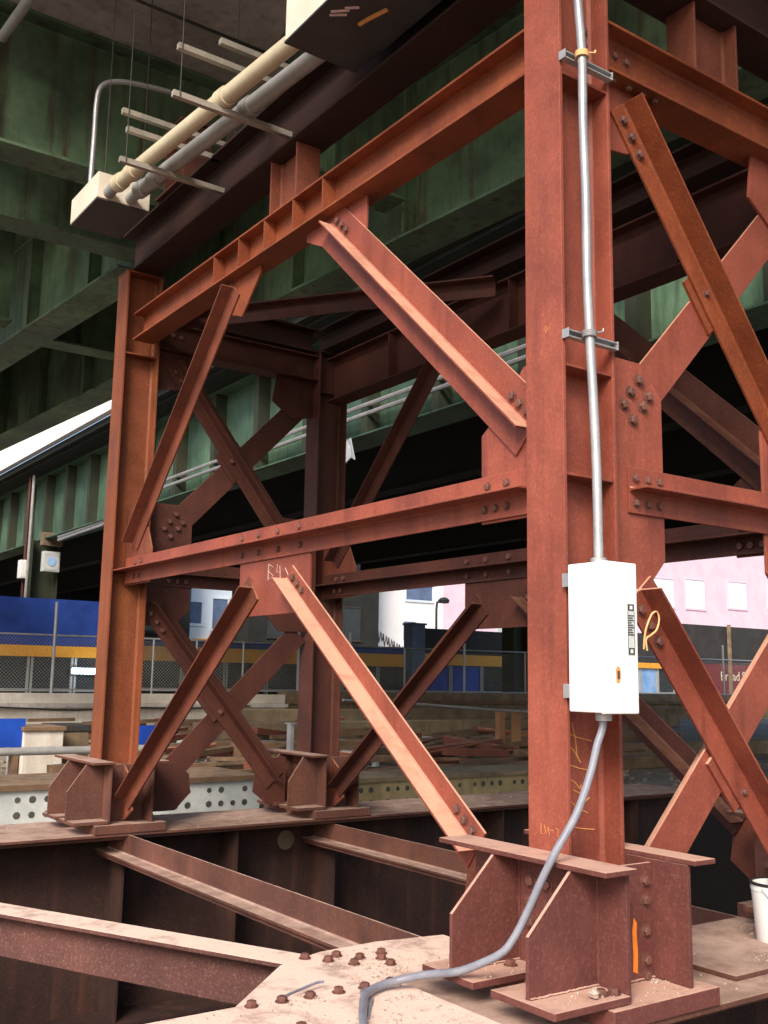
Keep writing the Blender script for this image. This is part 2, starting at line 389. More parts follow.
# yellow crayon strokes on the near column's web, scribbles on its flange
marks = MB()
def stroke(mb, pts, r=.0026): mb.tube(pts, r, 5)
WY = -.0075
for s in ([(-.029, 1.269), (-.008, 1.20), (.0, 1.136), (.016, 1.105)], [(-.053, 1.224), (.01, 1.204), (.09, 1.189)], [(-.054, 1.171), (-.019, 1.154), (.022, 1.10)],
          [(-.049, 1.093), (.01, 1.078), (.063, 1.069)], [(-.045, 1.036), (-.01, 1.018), (.014, .995)], [(-.028, .991), (.03, .97), (.02, 1.01)],
          [(.072, .956), (.03, .93), (-.03, .885)], [(-.052, .952), (0, .917), (.059, .893)], [(-.042, .843), (.02, .832), (.099, .823)]):
    stroke(marks, [(x, WY, z) for x, z in s])
marks.build('crayon_mark', M['yellow'], near_col)
mk = MB(); XF = -D / 2 - .0005
for s in ([(.05, .86), (.05, .82), (.035, .82)], [(.025, .855), (.012, .825), (.028, .82)], [(-.0, .85), (-.012, .82)], [(-.02, .84), (-.04, .84)], [(-.055, .85), (-.075, .848), (-.07, .82), (-.085, .82)],
          [(.0, 2.965), (-.015, 2.985), (-.03, 2.965), (-.02, 2.95), (-.01, 2.97)], [(-.03, 2.96), (-.055, 2.985)]):
    stroke(mk, [(XF, y * .8, z) for y, z in s], .0009)
mk.build('crayon_mark', M['yellow'], near_col)

def frame_long(x, near):
    """the long side: chevron braces, mid strut, top chord; all members on the -X side of the gussets"""
    g = x - .008; out = (-1, 0, 0)
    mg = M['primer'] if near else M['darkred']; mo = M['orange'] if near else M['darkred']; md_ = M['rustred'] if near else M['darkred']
    def bo(par, pts, s=.9, dx=-.022):
        for y, z in pts:
            if near: bolt(par, (x + dx, y, z), out, s)
            else: REST.append(((x + dx, y, z), out))
    G = []
    for poly in ([(.007, 2.18), (.60, 2.18), (.60, 2.62), (.47, 2.71), (.30, 2.90), (.007, 2.95)],
                 [(WL - .007, 2.18), (WL - .58, 2.18), (WL - .58, 2.45), (WL - .40, 2.78), (WL - .007, 2.85)],
                 [(2.20, 2.205), (2.20, 1.93), (2.32, 1.83), (3.06, 1.83), (3.12, 1.90), (3.12, 2.205)],
                 [(1.66, 4.308), (1.66, 4.10), (1.78, 3.97), (2.10, 4.12), (2.36, 4.25), (2.36, 4.308)],
                 [(2.99, 4.308), (2.99, 4.25), (3.25, 4.0), (3.60, 4.12), (3.60, 4.308)],
                 [(.007, GZ + .075), (.50, GZ + .075), (.72, .44), (.68, .66), (.55, .715), (.007, .715)],
                 [(WL - .007, GZ + .075), (WL - .30, GZ + .075), (WL - .46, .38), (WL - .42, .60), (WL - .25, .715), (WL - .007, .715)]):
        G.append(MB().plate(poly, 0, x, .016).build('gusset_plate', M['orange'] if poly[0] == (2.99, 4.308) and near else M['rustred'] if poly[0][1] < .4 or poly[0][1] < 2.5 and poly[0][0] > 4 else mg, tower, bevel=.002))
    s = tee(MB(), (g, .205, 2.30), (g, WL - .07, 2.30), out, w=.215, hs=.13).build('horizontal_strut', mg, tower, bevel=.002)
    bo(s, [(.535, 2.355), (.40, 2.355), (.555, 2.245), (.48, 2.245), (.40, 2.245)], .75)
    bo(s, [(3.07, 2.36), (2.84, 2.36), (2.58, 2.36), (2.31, 2.36), (3.065, 2.245), (2.835, 2.245), (2.57, 2.245), (2.295, 2.245)], .75)
    bo(s, [(4.98, 2.355), (4.86, 2.355), (5.0, 2.245), (4.9, 2.245)], .75)
    for P, Q, m in (((2.04, 4.25), (.24, 2.585), mg), ((3.36, 4.25), (5.06, 2.53), md_), ((2.90, 2.02), (4.93, .46), md_), ((2.46, 2.045), (.62, .66), mg)):
        b = tee(MB(), (g, *P), (g, *Q), out, w=.295 if P[0] < 2.2 else .21, hs=.105 if P[0] < 2.2 else .118).build('diagonal_brace', m, tower, bevel=.002)
        d = (Vector(Q) - Vector(P)).normalized(); n = Vector((-d.y, d.x)); n = n if n.y > 0 else -n
        L_ = (Vector(Q) - Vector(P)).length
        for t in (.07, .14, .21):
            for e in ((t), (L_ - t)):
                for sd in (1, -1):
                    if near and sd < 0: continue
                    q = Vector(P) + d * e + n * .055 * sd
                    if near or sd > 0: bo(b, [(q.x, q.y)], .9)
    # top chord
    if near: h, zc = .245, 4.4325
    else: h, zc = .44, 4.31
    ch = ibeam(MB(), (x, .13, zc), (x, WL - .13, zc), h, .20).build('top_chord', mo, tower, bevel=.003)
    for y in ((2.03, 2.40, 2.79, 3.17, 3.57) if near else (.9, 1.7, 2.5, 3.3, 4.1)):
        for sg in (-1, 1):
            xa, xb = sorted((x + sg * .0065, x + sg * .097))
            MB().box(xa, xb, y - .006, y + .006, zc - h / 2 + .017, zc + h / 2 - .017).build('web_stiffener', mo, ch)
    for G_, pts in ((G[5], [(.12, .5), (.12, .65)]),): pass
    return G

def frame_short(y, near):
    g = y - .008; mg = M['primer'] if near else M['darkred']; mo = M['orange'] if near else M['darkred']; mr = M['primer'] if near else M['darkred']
    def bo(par, pts, s=.9, dy=-.022):
        for a, z in pts:
            if near: bolt(par, (a, y + dy, z), (0, -1, 0), s)
            else: REST.append(((a, y + dy, z), (0, -1, 0)))
    c = D / 2 + .001; e = WR - c
    for k, poly in enumerate(([(c, 1.86), (.47, 1.86), (.60, 2.0), (.60, 2.78), (.46, 2.93), (c, 2.93)], [(e, 1.86), (WR - .47, 1.86), (WR - .60, 2.0), (WR - .60, 2.78), (WR - .46, 2.93), (e, 2.93)],
                 [(c, 4.308), (.58, 4.308), (.58, 4.15), (.52, 4.05), (.40, 3.98), (c, 3.95)], [(e, 4.308), (WR - .58, 4.308), (WR - .62, 4.05), (WR - .40, 3.90), (e, 3.95)],
                 [(c + .022, GZ + .075), (.52, GZ + .075), (.70, .42), (.70, .66), (.46, .90), (c + .003, .90), (c + .003, .76), (c + .022, .76)][:0] or
                 [(.345, .30), (.56, .30), (.70, .44), (.68, .60), (.56, .70), (.345, .70)], [(WR - .345, .30), (WR - .52, .30), (WR - .68, .42), (WR - .66, .60), (WR - .50, .715), (WR - .345, .715)])):
        gp = MB().plate(poly, 1, y, .016).build('gusset_plate', M['rustred'] if poly[0][1] < .4 and near else mg, tower, bevel=.002)
        if k == 0: bo(gp, [(.436, 2.845), (.378, 2.778), (.503, 2.775), (.33, 2.71), (.459, 2.72), (.39, 2.645)], 1.0, -.008)
    s = tee(MB(), (.345, g, 2.31), (WR - .345, g, 2.31), (0, -1, 0), w=.215, hs=.12).build('horizontal_strut', mg, tower, bevel=.002)
    bo(s, [(a, z) for z in (2.365, 2.25) for a in (.385, .47, .55)], .75)
    for P, Q, m, sg in (((.36, 4.225), (1.60, 2.645), mo, -1), ((.40, 1.855) if near else (.24, 2.05), (1.52, .51), mr, -1), ((.33, 2.63), (1.66, 4.02), mr, 1), ((.47, .585), (1.74, 1.85), mr, 1)):
        yy = y + sg * .008
        b = tee(MB(), (P[0], yy, P[1]), (Q[0], yy, Q[1]), (0, sg, 0), w=.215).build('diagonal_brace', m, tower, bevel=.002)
        if sg < 0:
            d = (Vector(Q) - Vector(P)).normalized(); n = Vector((-d.y, d.x)); n = n if n.y < 0 else -n
            for t in (.07, .16, .25):
                q = Vector(P) + d * t + n * .06; bo(b, [(q.x, q.y)], .95)
            q = Vector(P) + d * (1.02 if P[1] > 3 else 1.16) + n * .05; bo(b, [(q.x, q.y)], .7)
            # packing plate where the two diagonals cross
            ctr = Vector(P) + d * (1.05 if P[1] > 3 else 1.05); nn = Vector((-d.y, d.x))
            pk = [ctr + d * a_ + nn * b_ for a_, b_ in ((-.15, -.15), (.15, -.15), (.15, .12), (-.15, .12))]
            MB().plate([tuple(v) for v in pk], 1, y, .0155).build('packing_plate', m, b)
    zc, h = 4.4325, .255
    ch = ibeam(MB(), (D / 2 + .002, y, zc), (WR - D / 2 - .002, y, zc), h, .20).build('top_chord', mo, tower, bevel=.003)
    bo(ch, [(.24, 4.47), (.32, 4.47), (.40, 4.465)], .75, -.006)
    if near:
        for a in (.26, .37, .47, .56): bolt(ch, (a, y - .05, zc - h / 2), (0, 0, -1), .8)

frame_long(0, True); frame_short(0, True); frame_long(WR, False); frame_short(WL, False)
# flat laterals just under the top
for P, Q in (((.2, 5.05, 4.62), (1.8, .9, 4.62)), ((.2, .3, 4.62), (1.8, 4.4, 4.62))):
    pass
tee(MB(), (.20, 4.75, 4.50), (1.80, 2.55, 4.50), (0, 0, -1), w=.2).build('lateral_brace', M['darkred'], tower, bevel=.002)
print('bolts', NB)
rb = MB()
for pos, nrm in REST:
    q = Matrix.Translation(Vector(pos)) @ Vector(nrm).to_track_quat('Z', 'Y').to_matrix().to_4x4()
    vs = [q @ Vector((.021 * math.cos(k * math.pi / 3), .021 * math.sin(k * math.pi / 3), z)) for z in (0, .022) for k in range(6)]
    rb.add(vs, [[6, 7, 8, 9, 10, 11]] + [[k, (k + 1) % 6, 6 + (k + 1) % 6, 6 + k] for k in range(6)])
tag(rb.build('bolts', M['bolt'], tower), kind='stuff')

# chalk on the centre gusset, loop of twine hanging at the right-hand gusset
for s in ([(2.72, 2.16), (2.72, 2.06)], [(2.72, 2.16), (2.66, 2.14), (2.71, 2.11), (2.65, 2.08), (2.72, 2.06)], [(2.60, 2.15), (2.61, 2.10), (2.56, 2.10)], [(2.57, 2.14), (2.56, 2.06)], [(2.5, 2.12), (2.45, 2.06)],
          [(2.40, 2.0), (2.33, 1.95), (2.28, 1.9)]):
    MB().tube([(-.0085, y, z) for y, z in s], .0028, 4).build('chalk_mark', M['chalk'], tower)
tw = MB().tube(smoothpath([(.385, -.05, 1.585), (.39, -.052, 1.64), (.405, -.054, 1.69), (.44, -.055, 1.745), (.475, -.055, 1.755), (.487, -.055, 1.72), (.468, -.055, 1.675), (.43, -.055, 1.65), (.40, -.052, 1.63), (.405, -.052, 1.58)], 4), .0045, 6)
tag(tw.build('twine_loop', M['twine'], smooth=True), 'small loop of orange twine tied on the brace beside the white electrical box', 'twine')

# ------------------------------------------------------------------ header beams on top of the tower
def header(P, Q, label, stubs, axis, h=.42):
    r = thing('header_beam', ((P[0] + Q[0]) / 2, (P[1] + Q[1]) / 2, P[2] - h / 2), label, 'steel beam', 'header beams on top of the tower')
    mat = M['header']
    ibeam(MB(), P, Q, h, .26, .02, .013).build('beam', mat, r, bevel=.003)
    for t in stubs:
        m = MB()
        if axis == 1: m.prism(Iprof(.36, .18, .016, .011), (P[0], t, 4.557), (1, 0, 0), (0, 1, 0), (0, 0, .392))
        else: m.prism(Iprof(.36, .18, .016, .011), (t, P[1], 4.561), (0, 1, 0), (1, 0, 0), (0, 0, .388))
        m.build('stub_post', M['rustred'], r, bevel=.003)
HZ = 5.16
header((0, -.5, HZ), (0, 5.45, HZ), 'dark red header beam along the top of the left side of the tower', (2.56, ), 1)
header((WR, .16, 4.74), (WR, 5.45, 4.74), 'low dark red header beam along the far top side of the tower, behind the long near one', (), 1, .24)
header((.14, 0, HZ), (WR - .14, 0, HZ), 'short dark red header beam over the right side of the tower on a square stub', (1.02, ), 0)
header((.19, WL, 4.70), (WR - .19, WL, 4.70), 'short dark red header beam over the left end of the tower under the green bridge', (), 0, .24)
for y, x, lab in ((4.38, 0, 'dark square jack post standing on the header beam below the hanging pipes'),):
    jp = thing('jack_post', (x, y, 5.37), lab, 'jack post')
    MB().prism(Iprof(.40, .24, .016, .012), (x, y, 5.388), (1, 0, 0), (0, 1, 0), (0, 0, .52)).build('post', M['darkred'], jp, bevel=.003)
    MB().box(x - .17, x + .17, y - .24, y + .24, 5.371, 5.387).build('foot_plate', M['darkred'], jp)
    MB().box(x - .17, x + .17, y - .24, y + .24, 5.909, 5.925).build('head_plate', M['darkred'], jp)

# ------------------------------------------------------------------ base steel: girders, struts, gusset
def girder(y, x0, x1, label, stx, plug=None):
    r = thing('base_girder', ((x0 + x1) / 2, y, -1.25), label, 'steel girder', 'base girders under the tower')
    MB().box(x0, x1, y - .46, y + .46, GZ - .022, GZ).build('top_flange', M['brown'], r, bevel=.003)
    MB().box(x0, x1, y - .40, y + .40, GZ - .055, GZ - .0225).build('flange_plate', M['brown'], r, bevel=.003)
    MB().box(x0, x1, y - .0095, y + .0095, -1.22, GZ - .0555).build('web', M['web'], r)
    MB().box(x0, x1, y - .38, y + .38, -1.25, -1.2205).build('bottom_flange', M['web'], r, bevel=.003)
    for x in stx:
        for sg in (-1, 1):
            ya, yb = sorted((y + sg * .01, y + sg * .34))
            MB().box(x - .009, x + .009, ya, yb, -1.22, GZ - .056).build('web_stiffener', M['web'], r)
    if plug:
        v = MB(); v.tube([(plug[0], y - .0098, plug[1]), (plug[0], y - .016, plug[1])], .085, 20)
        v.build('hole_plug', M['tanconc'], r)
girder(WL, -9, 7.0, 'deep rusty girder carrying the far end of the tower, with a pale plug', (-4, -2, -.0, 1.0, 1.98, 4, 6), (1.66, -.02))
girder(0, -9, 5.5, 'dusty rusty girder under the near corner of the tower', (-4, -2, 0, 1.98, 4))

def base_tee(x, z, y0, y1, label):
    r = tee(MB(), (x, y0, z), (x, y1, z), (0, 0, 1), w=.24, tf=.02, hs=.17, ts=.013)
    r.box(x - .10, x + .10, y0 + .01, y1 - .01, z - .03, z - .001)
    tag(r.build('base_strut', M['brown'], bevel=.003), label, 'steel strut', 'tee struts between the base girders')
base_tee(-.02, .03, .05, WL - .05, 'rusty tee strut with an upright stem lying between the two base girders on the left')
base_tee(WR - .06, -.02, .05, WL - .05, 'rusty tee strut on the far right, mostly behind the near column base')
P0, P1 = Vector((-.55, .70, .085)), Vector((-2.75, 5.23, .085))
P0.z = P1.z = .185; db = tee(MB(), P0, P1, (0, 0, -1), w=.19, tf=.02, hs=.24, ts=.013)
tag(db.build('diagonal_beam', M['dusty'], bevel=.003), 'dusty rust brown tee beam running from the bolted plate off to the lower left', 'steel beam')
gp = MB().plate([(-1.40, .40), (-.88, .90), (-.62, 1.0), (-.30, 1.02), (.06, .96), (.06, .49), (-.30, .48), (-.9, .475)], 2, GZ + .016 - .022, .02)
# plate sits on the girder flange and the strut; dusty
gpo = gp.build('gusset_plate', M['dusty'])
gpo.location.z += .0
tag(gpo, 'dusty bolted connection plate at the foot of the near column', 'steel plate')
cp = MB().plate([(-2.6, -.44), (-.62, -.44), (-.62, .44), (-2.6, .44)], 2, GZ + .0125, .02)
cover = tag(cp.build('cover_plate', M['dusty'], bevel=.003), 'dust covered flat cover plate on the near girder in the bottom foreground', 'steel plate')
for x, y in ((-.737, .935), (-.672, .845), (-.598, .895), (-.603, .745), (-.529, .81), (-.452, .755), (-.40, .83), (-.47, .66)):
    bolt(gpo, (x, y, GZ + .005), (0, 0, 1), .9)
for x, y in ((-1.281, .43), (-1.157, .42), (-1.039, .41), (-.914, .405), (-.796, .40), (-.67, .40)):
    bolt(cover, (x, y - .02, GZ + .0225), (0, 0, 1), .9)
for x, y in ((-1.40, .1), (-1.25, .1), (-1.40, -.1), (-1.25, -.1)): bolt(cover, (x, y, GZ + .0225), (0, 0, 1), .9)
sp = MB().box(.62, 1.25, -.30, .36, GZ + .001, GZ + .022); tag(sp.build('splice_plate', M['brown'], bevel=.003), 'flat rusty splice plate on the girder between column base and white bucket', 'steel plate')

# crushed stone and grit lying on the steel
gr = MB()
def scatter(n, x0, x1, y0, y1, z, r0, r1):
    for _ in range(n):
        r = random.uniform(r0, r1) * random.uniform(.4, 1)
        gr.ball((random.uniform(x0, x1), random.uniform(y0, y1), z + r * .4), r)
def clump(n, cx, cy, z, sp, r0=.002, r1=.010):
    for _ in range(n):
        r = random.uniform(r0, r1) * random.uniform(.3, 1) ** 1.5
        gr.ball((random.gauss(cx, sp), random.gauss(cy, sp * .7), z + r * .4), r)
scatter(260, -1.8, -.62, -.42, .42, GZ + .0225, .0015, .009)
scatter(140, -.75, -.35, .5, .95, GZ + .004, .0015, .009)
for c in ((-1.1, .36), (-.8, .2), (-1.3, -.1), (-.95, 0)): clump(60, *c, GZ + .0225, .07)
for c in ((-.5, .6), (-.62, .75)): clump(50, *c, GZ + .004, .06)
scatter(50, -.55, -.2, .0, .33, GZ + .101, .002, .009); clump(40, -.26, .22, GZ + .101, .03)
scatter(30, -.5, -.22, -.42, -.32, GZ + .101, .002, .009)
scatter(50, -.15, .17, -.46, -.27, GZ + .07, .002, .008); clump(30, .13, -.29, GZ + .07, .02)
scatter(220, .33, 2.2, -.40, .40, GZ + .001, .002, .010)
for c in ((.75, .1), (.5, .3), (1.0, -.2)): clump(40, *c, GZ + (.022 if c[0] > .62 else .001), .06)
gr.ball((-.33, -.40, GZ + .122), .026)
scatter(160, -4, 5, WL - .44, WL + .44, GZ, .003, .014)
tag(gr.build('grit', M['stone']), 'pale crushed stone and grit scattered on the base steel', 'grit', kind='stuff')

# ------------------------------------------------------------------ electrical box, conduits, bucket
eb = thing('electrical_box', (-.09, -.25, 1.318), 'white steel electrical box strapped to the near red column', 'electrical box')
MB().box(-.188, .012, -.325, -.152, 1.318, 1.912).build('cabinet', M['white'], eb, bevel=.006)
MB().box(-.191, .014, -.341, -.3265, 1.314, 1.916).build('door', M['white'], eb, bevel=.005)
dec = MB()
lb = eb
MB().box(-.047, -.006, -.3425, -.3412, 1.543, 1.752).build('label_strip', M['paintgrey'], eb)
dk = MB()
for z0, z1 in ((1.722, 1.748), (1.547, 1.574)):
    dk.box(-.045, -.008, -.3437, -.3427, z0, z1)
for k in range(9):
    z = 1.705 - k * .0095; w = [.034, .028, .034, .02, .03, .034, .024, .03, .034][k]
    dk.box(-.045, -.045 + w, -.3437, -.3427, z - .0055, z)
dk.box(-.047, -.0445, -.3437, -.3427, 1.575, 1.72); dk.box(-.0085, -.006, -.3437, -.3427, 1.575, 1.72)
dk.build('printed_text', M['ink'], eb)
for z in (1.735, 1.5605): MB().box(-.034, -.019, -.3446, -.3439, z - .007, z + .007).build('label_symbol', M['white'], eb)
stk = MB(); stk.prism([(-.012, -.03), (.004, -.034), (.014, -.01), (.010, .022), (-.004, .034), (-.016, .02)], (-.105, -.3428, 1.468), (1, 0, .15), (0, 0, 1), (0, .0012, 0)); stk.build('sticker', M['yellow'], eb)
MB().box(-.112, -.1, -.3443, -.3430, 1.45, 1.482).build('sticker_print', M['ink'], eb)
for z in (1.40, 1.85):
    mr = MB()
    for dz in (-.016, .016): mr.box(-.185, .17, -.150, -.118, z + dz - .005, z + dz + .005)
    mr.box(-.1855, -.181, -.1515, -.1175, z - .028, z + .028); mr.build('mounting_strut', M['galv'], eb)
MB().tube([(-.055, -.20, 1.9125), (-.055, -.20, 1.945)], .034, 16).build('hub', M['galv'], eb, smooth=True)
MB().tube([(-.095, -.25, 1.317), (-.095, -.25, 1.285)], .033, 16).build('hub', M['galv'], eb, smooth=True)

cd = thing('conduit', (-.055, -.2, 1.946), 'light grey rigid conduit running up the near column above the white box', 'conduit')
cp_ = [(-.055, -.20, 1.947), (-.052, -.195, 2.3), (-.058, -.19, 2.6), (-.072, -.187, 2.9), (-.082, -.186, 3.2), (-.082, -.186, 3.55), (-.092, -.186, 3.9), (-.092, -.186, 4.22), (-.115, -.187, 4.5), (-.14, -.19, 4.9)]
MB().tube(smoothpath(cp_), .0205, 14).build('pipe', M['galv'], cd, smooth=True)
for z, xo in ((2.915, -.073), (4.222, -.092)):
    st = MB()
    for dz in (-.014, .014): st.box(-.166, .138, -.152, -.1195, z + dz - .003, z + dz + .003)
    st.box(-.165, .137, -.126, -.1185, z - .0125, z + .0125)
    s_ = st.build('strut_channel', M['galv'], cd)
    MB().box(-.1695, -.1665, -.158, -.1175, z - .02, z + .02).build('beam_clamp', M['galv'], s_); MB().box(.1385, .1415, -.158, -.1175, z - .02, z + .02).build('beam_clamp', M['galv'], s_)
    ring = [(xo + .029 * math.cos(a), -.186 + .029 * math.sin(a), z) for a in [k * math.pi / 10 for k in range(21)]]
    cl = MB()
    for dz in (-.01, -.003, .004, .011): cl.tube([(x, y, z + dz) for x, y, z in [(q[0], q[1], q[2]) for q in ring]], .0042, 6)
    cl.tube([(xo + .02, -.214, z + .006), (xo + .05, -.218, z + .014), (xo + .056, -.215, z + .03)], .004, 6)
    cl.build('pipe_clamp', M['galv'] if z < 3 else M['twine'], cd)

hp = [(-.095, -.25, 1.30), (-.105, -.25, 1.25), (-.135, -.25, 1.19), (-.177, -.25, 1.077), (-.262, -.255, .931), (-.352, -.235, .80), (-.385, -.19, .69), (-.415, -.15, .58), (-.46, -.12, .48), (-.50, -.085, .42), (-.56, .018, .357),
      (-.60, .077, .332), (-.63, .20, .30), (-.70, .29, .268), (-.79, .295, .258), (-.89, .235, .257), (-.98, .12, .257), (-1.08, -.03, .257), (-1.2, -.25, .257), (-1.35, -.45, .257)]
tag(MB().tube(smoothpath(hp), .0155, 14).build('flexible_hose', M['hose'], smooth=True, origin=(-.9, .2, .235)), 'grey flexible hose curving from the white box down over the column base', 'hose')
wire = MB().tube(smoothpath([(-1.17, .40, .237), (-1.10, .45, .238), (-1.02, .49, .236), (-.93, .52, .24), (-.90, .515, .24)]), .006, 6)
tag(wire.build('wire_scrap', M['hose']), 'thin scrap of wire lying on the dusty plate between bolts', 'wire')
wire = MB().tube(smoothpath([(-.80, .36, .236), (-.86, .31, .24), (-.86, .24, .237), (-.93, .15, .236), (-1.0, .06, .236)]), .007, 6)
tag(wire.build('wire_scrap', M['hose']), 'thin pale wire lying alongside the grey hose in the foreground', 'wire')

bk = thing('bucket', (1.335, -.03, GZ), 'white plastic bucket with dark rim standing on the girder at the right', 'bucket')
MB().lathe([(.0, 0), (.106, 0), (.109, .004), (.127, .25), (.130, .252), (.130, .285), (.123, .285), (.103, .01), (.0, .008)], (1.335, -.03, GZ + .001), 28).build('body', M['white'], bk, smooth=True)
MB().lathe([(.1305, .278), (.135, .28), (.135, .29), (.122, .291), (.122, .284)], (1.335, -.03, GZ), 28).build('rim', M['black'], bk)
MB().tube([(1.335 + .136 * math.cos(a), -.03 - .136 * math.sin(a), GZ + .27 - .14 * math.sin(a)) for a in [k * math.pi / 14 for k in range(15)]], .003, 6).build('handle', M['galv'], bk)

# ------------------------------------------------------------------ pipes and boxes hung below the deck
for nm, x0, x1, m, lab in (('overhead_pipe', -.655, -.455, 'tanpipe', 'cream overhead pipe, the left one of the pair under the deck'), ('overhead_pipe', -.475, -.268, 'greypipe', 'grey overhead pipe, the right one of the pair under the deck')):
    r = thing(nm, (x0, 3, 5.2), lab, 'pipe', 'overhead pipes')
    A, Bp = Vector((x0, 4.20, 5.2)), Vector((x1, 1.60, 5.2))
    MB().tube([A, A.lerp(Bp, .5), Bp], .056, 18).build('pipe', M[m], r, smooth=True)
    for t in (0.004, .09, .60): MB().tube([A.lerp(Bp, t), A.lerp(Bp, t + .035)], .066, 18).build('coupling', M[m], r, smooth=True)
    MB().tube([Vector((x0, 4.376, 5.2)), A], .044, 14).build('elbow_stub', M['greypipe'], r, smooth=True)
jb = thing('junction_box', (-.52, 4.7, 5.14), 'small pale junction box at the far end of the overhead pipes', 'junction box')
MB().box(-.745, -.31, 4.38, 5.02, 5.15, 5.365).build('housing', M['beige'], jb, bevel=.004)
MB().box(-.742, -.313, 4.383, 5.017, 5.138, 5.149).build('bottom_panel', M['boxdark'], jb)
for q in ((-.68, 4.42), (-.37, 4.42)): MB().box(q[0] - .003, q[0] + .003, q[1] - .003, q[1] + .003, 5.365, 7.33).build('hanger_rod', M['boxdark'], jb)
bb = thing('junction_box', (-.39, .9, 5.02), 'large junction box with a white side and black bottom at the top of the picture', 'junction box')
MB().box(-.633, -.147, .25, 1.60, 5.035, 5.52).build('housing', M['beige'], bb, bevel=.004)
MB().box(-.637, -.143, .246, 1.604, 5.022, 5.034).build('bottom_panel', M['blackpan'], bb)
MB().add([(-.45, 1.02, 5.0215), (-.40, 1.02, 5.0215), (-.36, 1.17, 5.0215), (-.375, 1.18, 5.0215)], [(0, 1, 2, 3)]) if False else None
for s in ([(-.575, 1.20), (-.50, 1.13)], [(-.565, 1.23), (-.49, 1.17)], [(-.53, 1.13), (-.47, 1.08)]): MB().tube([(x, y, 5.0212) for x, y in s], .009, 5).build('chalk_mark', M['chalk'], bb)
yk = MB(); yk.tube([(-.39, 1.20, 5.0212), (-.375, 1.12, 5.0212), (-.34, 1.0, 5.0212)], .014, 5); yk.build('paint_mark', M['yellow'], bb)
for q in ((-.58, 1.5), (-.2, 1.5), (-.58, .4), (-.2, .4)): MB().box(q[0] - .003, q[0] + .003, q[1] - .003, q[1] + .003, 5.521, 7.33).build('hanger_rod', M['greypipe'], bb)

def rack(y, bars, rods, label):
    r = thing('pipe_rack', (-.4, y, 5.1), label, 'pipe rack', 'hanger racks for the overhead pipes')
    for x0, x1, z in bars: MB().box(x0, x1, y - .02, y + .02, z - .02, z + .02).build('strut_bar', M['rackbar'], r)
    for x, z0, z1 in rods:
        MB().tube([(x, y - .027, z0), (x, y - .027, z1)], .003, 6).build('rod', M['boxdark'], r)
rack(3.65, ((-.838, .086, 5.121), (-.80, -.05, 5.37), (-.84, .187, 5.50)), ((-.80, 5.1, 7.32), (.05, 5.1, 7.32)), 'rack of three slotted bars round the overhead pipes beside the small box')
rack(2.62, ((-.88, .063, 5.121), (-.86, .135, 5.46), (-.567, .172, 5.61)), ((-.84, 5.1, 7.32), (.04, 5.1, 7.32)), 'rack of three slotted bars round the overhead pipes nearest the large box')
el = smoothpath([(-.70, 4.7, 5.366), (-.70, 4.68, 5.8), (-.705, 4.66, 6.10), (-.68, 4.65, 6.24), (-.58, 4.64, 6.32), (-.4, 4.62, 6.36), (-.1, 4.6, 6.385)])
tag(MB().tube(el, .022, 10).build('bent_conduit', M['galv'], smooth=True), 'thin grey conduit rising from the small junction box and bending right', 'conduit')
tag(MB().tube([(-1.30, 5.5, 6.9), (-1.1, 2.6, 6.98)], .045, 12).build('drain_pipe', M['greypipe'], smooth=True), 'grey drain pipe stub under the deck in the top left corner', 'pipe')

# ------------------------------------------------------------------ the viaduct above
va = thing('viaduct', (0, 6, 5.8), 'green riveted bridge deck overhead resting on the red tower', 'bridge')
def plate_girder(parent, P, Q, h, bf, mat, st=(), name='main_girder', sd_=.16, tf=.03, sides=(-1, 1), stw=.024, stm=None):
    P, Q = Vector(P), Vector(Q); d = (Q - P).normalized(); sd = d.cross(Vector((0, 0, 1))).normalized()
    g = MB().prism(Iprof(h, bf, tf, .016, .015), P + Vector((0, 0, h / 2)), sd, (0, 0, 1), Q - P).build(name, mat, parent)
    if st:
        n = int((Q - P).length / st)
        for k in range(n):
            c = P + d * (st * (k + .5))
            for sg in sides:
                a, b = sorted((sg * .01, sg * sd_)); m = MB()
                m.prism([(a, tf + .002), (b, tf + .002), (b, h - tf - .002), (a, h - tf - .002)], c - d * stw / 2, sd, (0, 0, 1), d * stw)
                m.build('web_stiffener', stm or mat, g)
    return g
def xg1(y): return 1.245 - .0785 * y
def xg2(y): return 2.72 - .0690 * y
plate_girder(va, (xg1(7.2), 7.2, 5.8), (xg1(46), 46, 5.8), 1.53, .45, M['green'], 1.9, sides=(-1,))
plate_girder(va, (xg2(-6), -6, 5.6), (xg2(46), 46, 5.6), 1.73, .45, M['green'], 1.9, sides=(-1,))
for y, x1, z in ((5.77, 1.0, 6.0), (6.95, 1.0, 5.86), (10.45, None, 6.0), (15.5, None, 6.0), (21, None, 6.0), (28, None, 6.0)):
    plate_girder(va, (-2.1, y, z), (x1 or xg1(y) - .24, y, z), 7.33 - z - .002, .36, M['green'], 1.55, 'floor_beam', .13, sides=(1,))
for y, z, x0 in ((4.43, 5.93, .95), (10.4, 5.83, None), (15.5, 5.9, None), (21, 5.9, None), (28, 5.9, None), (-1.6, 6.0, .5)):
    plate_girder(va, (x0 or xg1(y) + .24, y, z), (xg2(y) - .24, y, z), 7.33 - z - .002, .36, M['green'], .9, 'floor_beam', .13, sides=(1,))
dk_ = MB(); dk_.prism([(-2.3, -5), (5.3, -5), (4.95, 9.2), (3.3, 10.6), (1.0, 47), (-2.3, 47)], (0, 0, 7.335), (1, 0, 0), (0, 1, 0), (0, 0, .35)); dk_.build('deck_slab', M['deck'], va)
for y in (1.2, 3.0, 4.9): MB().box(-2.2, 2.4, y - .015, y + .015, 7.322, 7.334).build('slab_joint', M['boxdark'], va)

